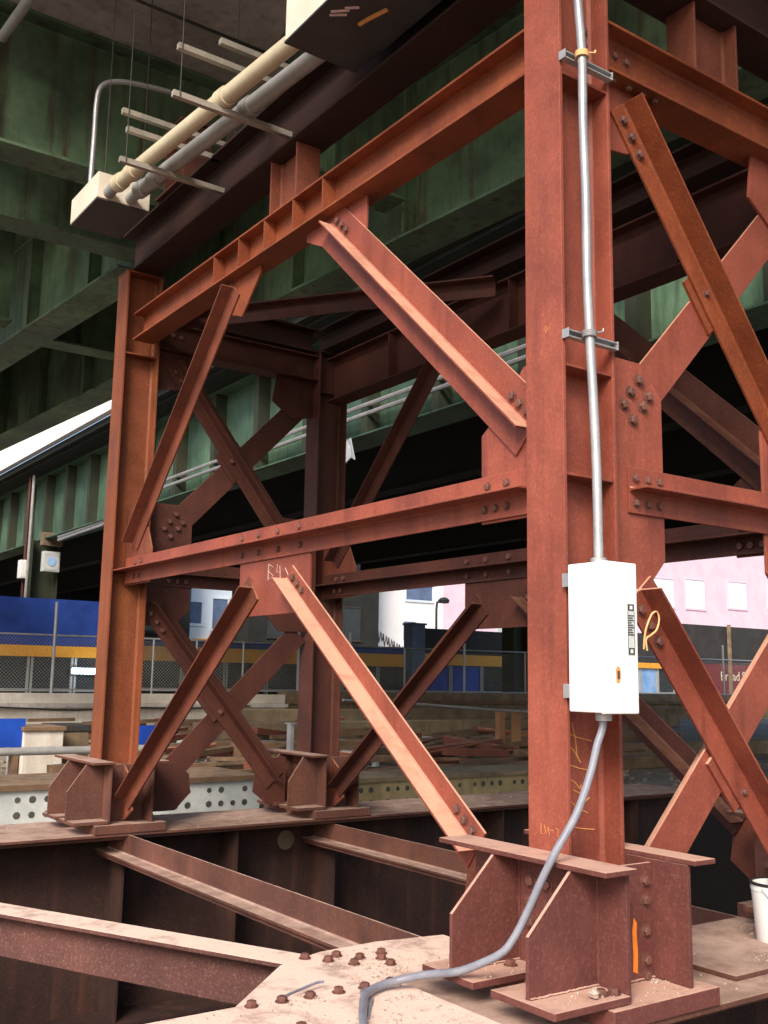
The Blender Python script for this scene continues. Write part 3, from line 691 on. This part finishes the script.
# second viaduct across the street
vb = thing('viaduct', (8, 25, 5.8), 'second green viaduct beyond the street with a bright concrete parapet', 'bridge')
plate_girder(vb, (7.2, -8, 5.78), (7.2, 66, 5.78), 2.2, .72, M['teal'], 2.1, sd_=.30, sides=(-1,), stw=.20, stm=M['darkgreen'])  # stiffeners in darker green, as if their sides were in shade
for x in (11, 15, 19, 23, 27):
    plate_girder(vb, (x, -8, 5.9), (x, 60 if x < 20 else 36, 5.9), 2.08, .45, M['soffit'], 0)
MB().prism([(6.25, -9), (30.5, -9), (30.5, 22), (24, 45), (18, 66), (6.25, 66)], (0, 0, 7.985), (1, 0, 0), (0, 1, 0), (0, 0, .26)).build('deck_slab', M['soffit'], vb)
MB().box(6.06, 6.24, -9, 66, 8.05, 8.24).build('curb', M['soffit'], vb)
y = -9
for k in range(6):
    y1 = (.8, 10.8, 20.8, 30.8, 44, 66)[k]
    MB().box(5.85, 6.05, y + .015, y1 - .015, 8.247, 9.55).build('parapet_panel', M['whitewall'], vb, bevel=.01); y = y1
for x, y in ((7.0, 31.1), (18, 31), (28, 31)):
    c = ibeam(MB(), (x, y, 0.0), (x, y, 5.775 if x < 10 else 5.89), .9, .8, .04, .03, up=(1, 0, 0)).build('column', M['darkgreen'], vb)
for y in (6.0, 40):
    ibeam(MB(), (7.0, y, 5.0), (7.0, y, 5.775), .5, .5, .03, .02, up=(1, 0, 0)) if False else None
# pipes on the far girder, meter boxes on its column
for dz, lab in ((0, 'upper galvanised pipe along the far green girder'), (-.17, 'lower galvanised pipe along the far green girder')):
    pts = [(6.92, 7.5, 6.36 + dz), (6.92, 12, 6.36 + dz), (6.92, 22, 6.30 + dz), (6.92, 23.2, 6.30 + dz), (6.92, 23.9, 6.1 + dz), (6.92, 24.6, 5.83 + dz * .6), (6.92, 25.3, 5.76 + dz * .6), (6.92, 29.2, 5.72 + dz * .6)]
    tag(MB().tube(pts, .045, 8).build('conduit', M['galv'], smooth=True), lab, 'conduit', 'pipes along the far girder')
for k, (xa, xb, ya, yb, zz, h, m, lab) in enumerate(((6.85, 7.40, 30.42, 30.66, 5.05, .66, 'paintgrey', 'white meter box with a blue dial on the green viaduct column'), (6.78, 7.44, 30.38, 30.66, 5.78, .42, 'tanconc', 'tan box above the white meter box on the green viaduct column'), (6.30, 6.55, 31.0, 31.3, 4.8, .6, 'white', 'narrow white box on the left edge of the green viaduct column'))):
    r = thing('meter_box', ((xa + xb) / 2, ya, zz - h / 2), lab, 'meter box')
    MB().box(xa, xb, ya, yb, zz - h / 2, zz + h / 2).build('case', M[m], r, bevel=.01)
    MB().box(xa + .04, xb - .04, ya - .015, ya - .002, zz - h / 2 + .05, zz + h / 2 - .05).build('lid', M[m], r)
    if k == 0: MB().tube([((xa + xb) / 2, ya - .016, zz), ((xa + xb) / 2, ya - .03, zz)], .15, 16).build('dial', M['ltblue'], r)
for yy, lab in ((31.25, 'left rusty conduit down the green viaduct column'), (30.85, 'right grey conduit down the green viaduct column')):
    tag(MB().tube([(6.5, yy, 7.9), (6.5, yy, 5.2), (6.48, yy + .05, .05)], .05, 8).build('downpipe', M['darkred'] if yy > 31 else M['greypipe'], smooth=True), lab, 'pipe', 'conduits on the viaduct column')
rg = MB(); rg.add([(6.85, 12.4, 5.78), (6.83, 12.25, 5.79), (6.8, 12.05, 5.35), (6.83, 12.22, 5.42), (6.8, 12.42, 5.30), (6.88, 12.3, 5.6)], [(0, 5, 3, 4), (0, 1, 5), (1, 2, 3, 5)])
ro = rg.build('hanging_rag', M['cloth']); md = ro.modifiers.new('thick', 'SOLIDIFY'); md.thickness = .02
tag(ro, 'pale rag hanging from the lower edge of the far green girder', 'rag')

# ------------------------------------------------------------------ ground and street
g = MB(); X0, X1, Y0, Y1 = -14, 16, -.95, 6.35; S = 320
for a in ((-S, S, -S, Y0), (-S, S, Y1, S), (-S, X0, Y0, Y1), (X1, S, Y0, Y1)):
    g.add([(a[0], a[2], 0), (a[1], a[2], 0), (a[1], a[3], 0), (a[0], a[3], 0)], [(0, 1, 2, 3)])
tag(g.build('ground', M['ground'], origin=(0, 0, 0)), kind='structure')
pw = MB()
pw.add([(X0, Y0, -1.9), (X1, Y0, -1.9), (X1, Y1, -1.9), (X0, Y1, -1.9), (X0, Y0, 0), (X1, Y0, 0), (X1, Y1, 0), (X0, Y1, 0)], [(0, 1, 2, 3), (0, 1, 5, 4), (1, 2, 6, 5), (2, 3, 7, 6), (3, 0, 4, 7)])
tag(pw.build('pit', M['pit'], origin=(0, 0, -1.9)), kind='structure')

def perf(x0, x1, y0, y1, z0, z1, mat, top, label):
    r = thing('perforated_girder', ((x0 + x1) / 2, y0, z0), label, 'girder')
    MB().box(x0, x1, y0, y0 + .02, z0, z1 - .001).build('web', mat, r)
    MB().box(x0, x1, y0 - .04, y1, z1, z1 + .05).build('top_flange', top, r)
    MB().box(x0, x1, y1 - .05, y1 - .03, z0, z1 - .001).build('web', mat, r)
    h = MB(); n = 0; x = x0 + .1
    while x < x1 - .1:
        for z in (z0 + .28 * (z1 - z0), z0 + .72 * (z1 - z0)):
            if random.random() < .93: h.tube([(x, y0 - .002, z), (x, y0 - .0005, z)], random.uniform(.026, .036), 10)
        x += .14 if n % 4 != 3 else .24; n += 1
    h.build('bolt_holes', M['boxdark'], r)['kind'] = 'stuff'
perf(-3.0, 2.32, 7.0, 8.1, .02, .34, M['paintgrey'], M['timber'], 'grey white girder with rows of bolt holes, behind the left base girder')
perf(3.2, 7.6, 6.9, 7.7, -.06, .26, M['yellowconc'], M['tanconc'], 'yellowish girder with rows of bolt holes seen right of the far columns')

cr = thing('stone_block', (1.05, 10.7, 0), 'pale stone block with a brown slab on top left of the tower', 'block')
MB().box(.78, 1.30, 10.5, 11.2, .001, .70).build('block', M['concrete'], cr, bevel=.012)
MB().box(.76, 1.32, 10.46, 11.24, .701, .755).build('cap', M['timber'], cr, bevel=.008)
cr = thing('wooden_crate', (1.6, 11.2, 0), 'dark wooden crate beside the pale stone block', 'crate')
MB().box(1.36, 1.80, 10.95, 11.6, .001, .66).build('body', M['tanconc'], cr, bevel=.01)
MB().box(1.34, 1.82, 10.93, 11.62, .661, .75).build('lid', M['darkfront'], cr, bevel=.01)
def board(x0, x1, y, z0, z1, label):
    r = thing('blue_board', ((x0 + x1) / 2, y, 0), label, 'board', 'blue boards on the ground')
    MB().box(x0, x1, y, y + .04, z0, z1).build('panel', M['brightblue'], r)
    MB().box(x0 + .05, x0 + .1, y + .041, y + .3, .001, z1 - .05).build('leg', M['timber'], r); MB().box(x1 - .1, x1 - .05, y + .041, y + .3, .001, z1 - .05).build('leg', M['timber'], r)
board(.05, .81, 10.55, .50, .86, 'bright blue board left of the pale stone block')
board(2.75, 3.45, 12.0, .36, .68, 'bright blue board just right of the left column')
pr = thing('pipe_rail', (1, 10, 0), 'long grey pipe rail low to the ground in front of the stone block', 'rail')
MB().tube([(-2, 10, .49), (2.3, 10, .48)], .05, 10).build('rail', M['greypipe'], pr, smooth=True)
for x in (-1.6, .1, 1.9): MB().tube([(x, 10, 0), (x, 10, .44)], .03, 8).build('post', M['greypipe'], pr)

# low wall and chain-link fence
lw = thing('low_wall', (8, 26, 0), 'low pale concrete wall below the chain-link fence', 'wall')
MB().box(-6, 13.4, 25.75, 26.4, .001, .50).build('footing', M['concrete'], lw, bevel=.01)
MB().box(-6, 13.4, 25.6, 26.4, .501, .62).build('ledge', M['deck'], lw, bevel=.02)
MB().box(-6, 13.4, 25.8, 26.4, .621, .90).build('parapet', M['concrete'], lw, bevel=.01)
cb = MB().tube(smoothpath([(3, 25.55, .60), (5.2, 25.52, .50), (6, 25.5, .46), (7, 25.5, .46), (8, 25.5, .52), (10, 25.5, .50), (12, 25.52, .56)]), .025, 6)
tag(cb.build('cable', M['black']), 'black cable sagging along the low pale wall', 'cable')
bw = thing('retaining_wall', (24, 26, 0), 'brown retaining wall under the right part of the fence', 'wall')
MB().box(13.45, 46, 25.75, 26.4, .001, .62).build('lower_course', M['tanconc'], bw); MB().box(13.45, 46, 25.6, 26.4, .621, .74).build('ledge', M['timber'], bw); MB().box(13.45, 46, 25.8, 26.4, .741, 1.0).build('upper_course', M['tanconc'], bw)
fc = thing('chain_link_fence', (10, 26.1, .9), 'galvanised chain-link fence along the street', 'fence')
mesh = MB(); z0, z1 = 1.04, 2.45
x = -1.0
while x < 40:
    for sg in (1, -1):
        a = x if sg > 0 else x + (z1 - z0)
        mesh.bar((a, 26.08 + sg * .004, z0), (a + sg * (z1 - z0), 26.08 + sg * .004, z1), .005, .005, up=(0, 1, 0))
    x += .10
mesh.build('mesh_panel', M['greypipe'], fc)
MB().tube([(-1, 26.1, 2.5), (40, 26.1, 2.56)], .03, 8).build('top_rail', M['galv'], fc); MB().tube([(-1, 26.1, 1.0), (40, 26.1, 1.03)], .025, 8).build('bottom_rail', M['galv'], fc)
for x, h in ((0, 2.5), (3, 2.5), (6.03, 3.45), (7.6, 2.45), (9.0, 2.5), (10.4, 2.5), (12, 2.5), (14, 3.0), (16, 3.0), (18.3, 2.5), (21, 3.3), (24, 2.55), (27, 2.55), (28.2, 3.2), (30, 2.55), (33, 3.2), (36, 3.2), (39, 2.6)):
    MB().tube([(x, 26.1, .90 if x < 13.4 else 1.0), (x, 26.1, h)], .045 if h > 2.9 else .03, 8).build('post', M['galv'], fc)

# shop fronts under the second viaduct
def shop(x0, x1, y, z_or, z_fa, top, fas, label, panes, low=None):
    r = thing('shop_front', ((x0 + x1) / 2, y, 0), label, 'shop')
    MB().box(x0, x1, y + .1, y + 1.1, .001, top - .02).build('wall', M['darkfront'], r)
    MB().box(x0, x1, y - .06, y + .09, z_fa, top).build('fascia', fas, r); MB().box(x0, x1, y - .12, y + .09, z_or, z_fa - .004).build('stripe', M['orangeband'], r)
    n = panes; w = (x1 - x0) / n
    for k in range(n):
        a = x0 + k * w
        f = MB().box(a + .02, a + .09, y - .02, y + .095, .002, z_or - .004).box(a + w - .09, a + w - .02, y - .02, y + .095, .002, z_or - .004).box(a + .091, a + w - .091, y - .02, y + .095, .9, .97).build('window', M['frame'], r)
        MB().box(a + .0905, a + w - .0905, y + .03, y + .06, .98, z_or - .01).build('pane', low if (low and k % 3 != 2) else M['glass'], f)
        MB().box(a + .0905, a + w - .0905, y + .02, y + .07, .003, .895).build('kick_panel', low or M['darkfront'], f)
shop(-.5, 8.95, 29, 1.95, 2.29, 3.73, M['blue'], 'shop with a tall blue fascia above an orange stripe at the far left', 7)
shop(10.0, 24.8, 34.4, 2.0, 2.55, 2.80, M['blue'], 'dark shop with an orange stripe seen between the tower columns', 8)
shop(24.9, 36, 34, 2.12, 2.62, 3.75, M['darkfront'], 'shop with bright blue shutters below an orange stripe and dark fascia', 6, M['brightblue'])
shop(36.1, 44.8, 36, 2.3, 2.6, 3.3, M['darkfront'], 'shop with pale blue shutters right of the near column', 6, M['ltblue'])
sg = thing('street_sign', (56, 39, 0), 'maroon sign reading Broad Street at the far right', 'sign')
MB().box(46, 63, 39, 39.2, .6, 2.75).build('board', M['maroon'], sg)
MB().box(46, 63, 39, 39.25, 2.76, 5.2).build('upper_panel', M['darkfront'], sg)
XZ = Matrix.Rotation(R(90), 4, 'X')
font_mesh('Broad Street', .82, Matrix.Translation((55.1, 38.99, 1.98)) @ XZ, M['signwhite'], sg, 'lettering')
font_mesh('5th St', .82, Matrix.Translation((55.6, 38.99, 1.12)) @ XZ, M['signwhite'], sg, 'lettering')
for x in (53.6, 61): MB().box(x - .07, x + .07, 38.6, 38.8, .001, 5.3).build('post', M['tanconc'], sg)
ls = thing('lit_sign', (7.8, 28.8, 1.2), 'small glowing blue white sign in the shop window behind the left column', 'sign')
MB().box(7.5, 8.5, 28.74, 28.86, 1.45, 1.62).build('face', M['lamp_on'], ls)
MB().box(7.45, 8.55, 28.87, 28.9, 1.41, 1.66).build('case', M['darkfront'], ls)
rp = MB().tube([(12.6, 30, .0), (12.6, 30, 1.7)], .09, 10); tag(rp.build('red_post', M['red'], smooth=True), 'short red post behind the left brace', 'post')
bp_ = MB().box(21.55, 22.2, 30, 30.6, 0.001, 3.62); bp_.box(21.5, 22.25, 29.95, 30.65, 3.62, 3.7); tag(bp_.build('street_post', M['bluegrey'], bevel=.02), 'square blue grey post standing in the street behind the far column', 'post')

# buildings beyond
def building(name, x0, x1, y, top, mat, label, wins, wm, trim=None):
    r = thing(name, ((x0 + x1) / 2, y + 5, 0), label, 'building')
    MB().box(x0, x1, y, y + 12, .001, top).build('wall', mat, r)
    MB().box(x0 - .2, x1 + .2, y - .3, y + 12.2, top + .001, top + .6).build('cornice', mat, r)
    for a, b, c, d in wins:
        f = MB().box(a - .15, b + .15, y - .10, y - .004, c - .18, c - .02).box(a - .1, a, y - .06, y - .004, c, d).box(b, b + .1, y - .06, y - .004, c, d).box(a - .1, b + .1, y - .08, y - .004, d, d + .12).build('window', trim or mat, r)
        MB().box(a + .002, b - .002, y - .02, y - .005, c, d - .003).build('pane', wm, f)
    return r
b1 = building('white_building', 39.7, 52.5, 60, 13, M['whitewall'], 'bright white building with graffiti between the far column and the near column', [(43.3, 45.8, 7.5, 8.6)], M['bluegrey'], M['bluewhite'])
MB().box(46.8, 52.45, 59.86, 59.99, 5.2, 12.9).build('pink_wall', M['brick'], b1)
gf = MB()
for k in range(7):
    x = 40.2 + k * .5; z = 5.3 - k * .25
    gf.tube([(x, 59.97, z), (x + .15, 59.97, z - .9), (x + .3, 59.97, z - .15), (x + .42, 59.97, z - .8), (x + .52, 59.97, z - .5)], .06, 4)
gf.build('graffiti', M['ink'], b1)
MB().box(43.1, 44.2, 59.9, 59.99, 4.4, 5.8).build('door_recess', M['bluegrey'], b1)
b2 = building('blue_white_building', 25.0, 28.6, 60, 12, M['bluewhite'], 'pale blue white building glimpsed between the braces', [(25.4, 26.4, 4.9, 6.3), (27.2, 28.3, 4.6, 6.6)], M['bluegrey'])
MB().box(25.9, 28.2, 59.7, 59.98, 3.1, 3.9).build('orange_sign', M['orangeband'], b2)
for xa, xb, yb, lab in ((2, 24.7, 58, 'added near-black building behind the blue shop at the left'), (28.9, 39.4, 58, 'added near-black building between the pale blue and white buildings')):
    building('dark_fill_building', xa, xb, yb, 12, M['soffit'], lab, [(xa + 1.5 + 3 * k, xa + 2.8 + 3 * k, 4.2, 6.4) for k in range(int((xb - xa) / 3))], M['glass'], M['darkfront'])  # near-black blocks added to fill the dark gaps beside the pale buildings
b3 = building('pink_building', 66, 112, 60, 15, M['brick'], 'pink rendered building with square windows right of the near column',
              [(71.6, 74.4, 8.57, 11.1), (76.2, 78.9, 8.6, 11.3), (82.6, 85.4, 8.95, 11.5), (89, 91.8, 9.2, 11.8)], M['skyglass'])
MB().box(66.0, 112, 59.8, 59.99, .1, 5.95).build('ground_floor', M['darkfront'], b3)
for x in (95, 103): pass
lp = thing('street_lamp', (34.6, 45, 0), 'dark street lamp in front of the white building', 'street lamp')
MB().tube([(34.5, 45, 0), (34.5, 45, 5.6), (34.55, 45, 6.0), (34.9, 45, 6.15)], .07, 8).build('pole', M['black'], lp); MB().lathe([(0, -.15), (.3, -.12), (.36, .05), (.2, .2), (0, .24)], (35.05, 45, 6.1), 14).build('lamp_head', M['black'], lp)

# works yard beyond the pit: timbers, rusty posts, loose rail
for k, (x0, x1, y, z, h, w, m, lab) in enumerate((
        (4.2, 13.5, 9.0, 0, .20, .25, 'timber', 'weathered timber beam lying nearest the far girder on the right'), (5.0, 16, 12.6, 0, .34, .4, 'timber', 'long dark timber beam on the ground in mid yard'),
        (6.0, 20, 16.2, .0, .50, .5, 'tanconc', 'long tan concrete kerb across the yard'), (3.5, 9.0, 13.9, .0, .22, .3, 'darkred', 'rusty beam lying on the ground behind the far columns'),
        (9, 26, 20.5, 0, .62, .5, 'tanconc', 'high tan kerb across the yard in front of the fence'), (10.5, 18, 10.4, 0, .3, .35, 'tanconc', 'tan kerb block at the right of the yard'),
        (2.2, 4.6, 9.6, 0, .16, .3, 'paintgrey', 'pale plank on the ground behind the braces'))):
    b = MB(); b.box(x0, x1, y, y + w, z + .001, h); 
    tag(b.build('yard_beam', M[m], bevel=.02), lab, 'beam', 'beams and kerbs lying in the yard')
for x, y, h, m, lab in ((9.34, 11, .90, 'postpaint', 'left rusty upright post in the yard beyond the tower'), (9.72, 11, .88, 'postpaint', 'right rusty upright post in the yard beyond the tower'), (6.63, 11, .90, 'galv', 'thin pale stake in the yard holding the rail'), (5.3, 11.5, .7, 'galv', 'thin stake seen behind the far left brace')):
    s = .065 if m == 'postpaint' else .03
    b = MB(); b.box(x - s, x + s, y - .06, y + .06, -.001 if False else .001, h); b.box(x - s - .02, x + s + .02, y - .1, y + .1, h, h + .02)
    tag(b.build('stake', M[m]), lab, 'post', 'posts in the yard')
tag(MB().tube([(5.9, 10.9, 1.10), (7.5, 10.9, 1.03), (9.0, 10.9, .94), (9.95, 10.9, .895), (12.5, 10.9, .88)], .02, 8).build('hand_rail', M['galv']), 'thin pale hand rail crossing the yard to the rusty posts', 'rail')
sc = MB()
def plank(x, y, L_, a, z, w, t):
    d = Vector((math.cos(a), math.sin(a), 0)); sc.bar(Vector((x, y, z)) - d * L_ / 2, Vector((x, y, z + random.uniform(0, .12))) + d * L_ / 2, w, t)
for _ in range(100):
    y = random.uniform(8.8, 24); x = random.uniform(-.5 + .22 * y, 4 + .75 * y)
    plank(x, y, random.uniform(.6, 3.5), random.gauss(.05, .35), random.uniform(.05, .32), random.uniform(.06, .22), random.uniform(.03, .12))
tag(sc.build('timber_scrap', M['timber']), 'brown timber offcuts and planks heaped across the yard', 'scrap wood', kind='stuff')
sm = MB()
for _ in range(70):
    y = random.uniform(8.8, 22); x = random.uniform(-.5 + .22 * y, 4 + .75 * y); a = random.gauss(0, .5); L_ = random.uniform(.5, 2.6); z = random.uniform(.04, .4)
    d = Vector((math.cos(a), math.sin(a), random.uniform(-.12, .12)))
    if random.random() < .5: sm.tube([Vector((x, y, z)) - d * L_ / 2, Vector((x, y, z)) + d * L_ / 2], random.uniform(.015, .05), 6)
    else: sm.bar(Vector((x, y, z)) - d * L_ / 2, Vector((x, y, z)) + d * L_ / 2, random.uniform(.08, .3), random.uniform(.03, .15))
tag(sm.build('steel_scrap', M['rustred']), 'rusty pipe ends and steel scrap lying about the yard', 'scrap metal', kind='stuff')
pl = MB()
for _ in range(26):
    y = random.uniform(8.8, 20); x = random.uniform(-.5 + .22 * y, 3 + .6 * y); a = random.uniform(-.6, .6)
    d = Vector((math.cos(a), math.sin(a), 0)); pl.bar(Vector((x, y, .1)), Vector((x, y, .1)) + d * random.uniform(.3, 1.2), random.uniform(.2, .5), random.uniform(.05, .25))
tag(pl.build('pale_scrap', M['paintgrey']), 'pale sheets and boxes lying among the timber in the yard', 'scrap', kind='stuff')
rb_ = MB()
for _ in range(1900):
    y = random.uniform(6.5, 24); x = random.uniform(-3 + .2 * y, 6 + .9 * y); r = random.uniform(.015, .06) * (1 + (random.random() < .04) * 1.2)
    if 6.6 < y < 8.3 and (-3.2 < x < 2.5 or 3 < x < 7.8): continue
    rb_.ball((x, y, r * .35), r)
tag(rb_.build('rubble', M['rubble']), 'broken brown rubble strewn over the yard', 'rubble', kind='stuff')

# ------------------------------------------------------------------ camera, sky, sun
cam = bpy.data.cameras.new('camera'); co = bpy.data.objects.new('camera', cam); COL.objects.link(co); SC.camera = co
yaw, pit_, rol, f = .958668, .161344, .016879, 1028.79
fw = Vector((math.cos(yaw) * math.cos(pit_), math.sin(yaw) * math.cos(pit_), math.sin(pit_))); r0 = Vector((math.sin(yaw), -math.cos(yaw), 0)); u0 = r0.cross(fw)
rr = r0 * math.cos(rol) + u0 * math.sin(rol); uu = -r0 * math.sin(rol) + u0 * math.cos(rol)
mw = Matrix((rr, uu, -fw)).transposed().to_4x4(); mw.translation = (-3.22888, -3.163313, 1.432942); co.matrix_world = mw
cam.sensor_fit = 'VERTICAL'; cam.sensor_height = 36; cam.lens = f / 1024 * 36; cam.clip_start = .05; cam.clip_end = 2000

SUN_EL, SUN_AZ = R(36), math.atan2(-.62, -.78)       # azimuth of the sun seen from the scene
sd = Vector((math.cos(SUN_AZ) * math.cos(SUN_EL), math.sin(SUN_AZ) * math.cos(SUN_EL), math.sin(SUN_EL)))
lamp = bpy.data.lights.new('sun', 'SUN'); lamp.energy = 1.5; lamp.angle = R(24); lamp.color = (1, .90, .79)
lo = bpy.data.objects.new('sun', lamp); COL.objects.link(lo); lo.rotation_euler = (-sd).to_track_quat('-Z', 'Y').to_euler()
w = bpy.data.worlds.new('World'); SC.world = w; w.use_nodes = True
nt = w.node_tree; bg = nt.nodes['Background']; sky = nt.nodes.new('ShaderNodeTexSky'); sky.sky_type = 'NISHITA'; sky.sun_disc = False
sky.sun_elevation = SUN_EL; sky.sun_rotation = math.pi / 2 - SUN_AZ; sky.air_density = 1.0; sky.dust_density = 3.0
nt.links.new(sky.outputs[0], bg.inputs[0]); bg.inputs[1].default_value = .085
SC.view_settings.view_transform = 'Standard'; SC.view_settings.look = 'None'; SC.view_settings.exposure = 1.42; SC.view_settings.gamma = 1
SC.view_settings.use_curve_mapping = False
SC.cycles.max_bounces = 8; SC.cycles.diffuse_bounces = 5
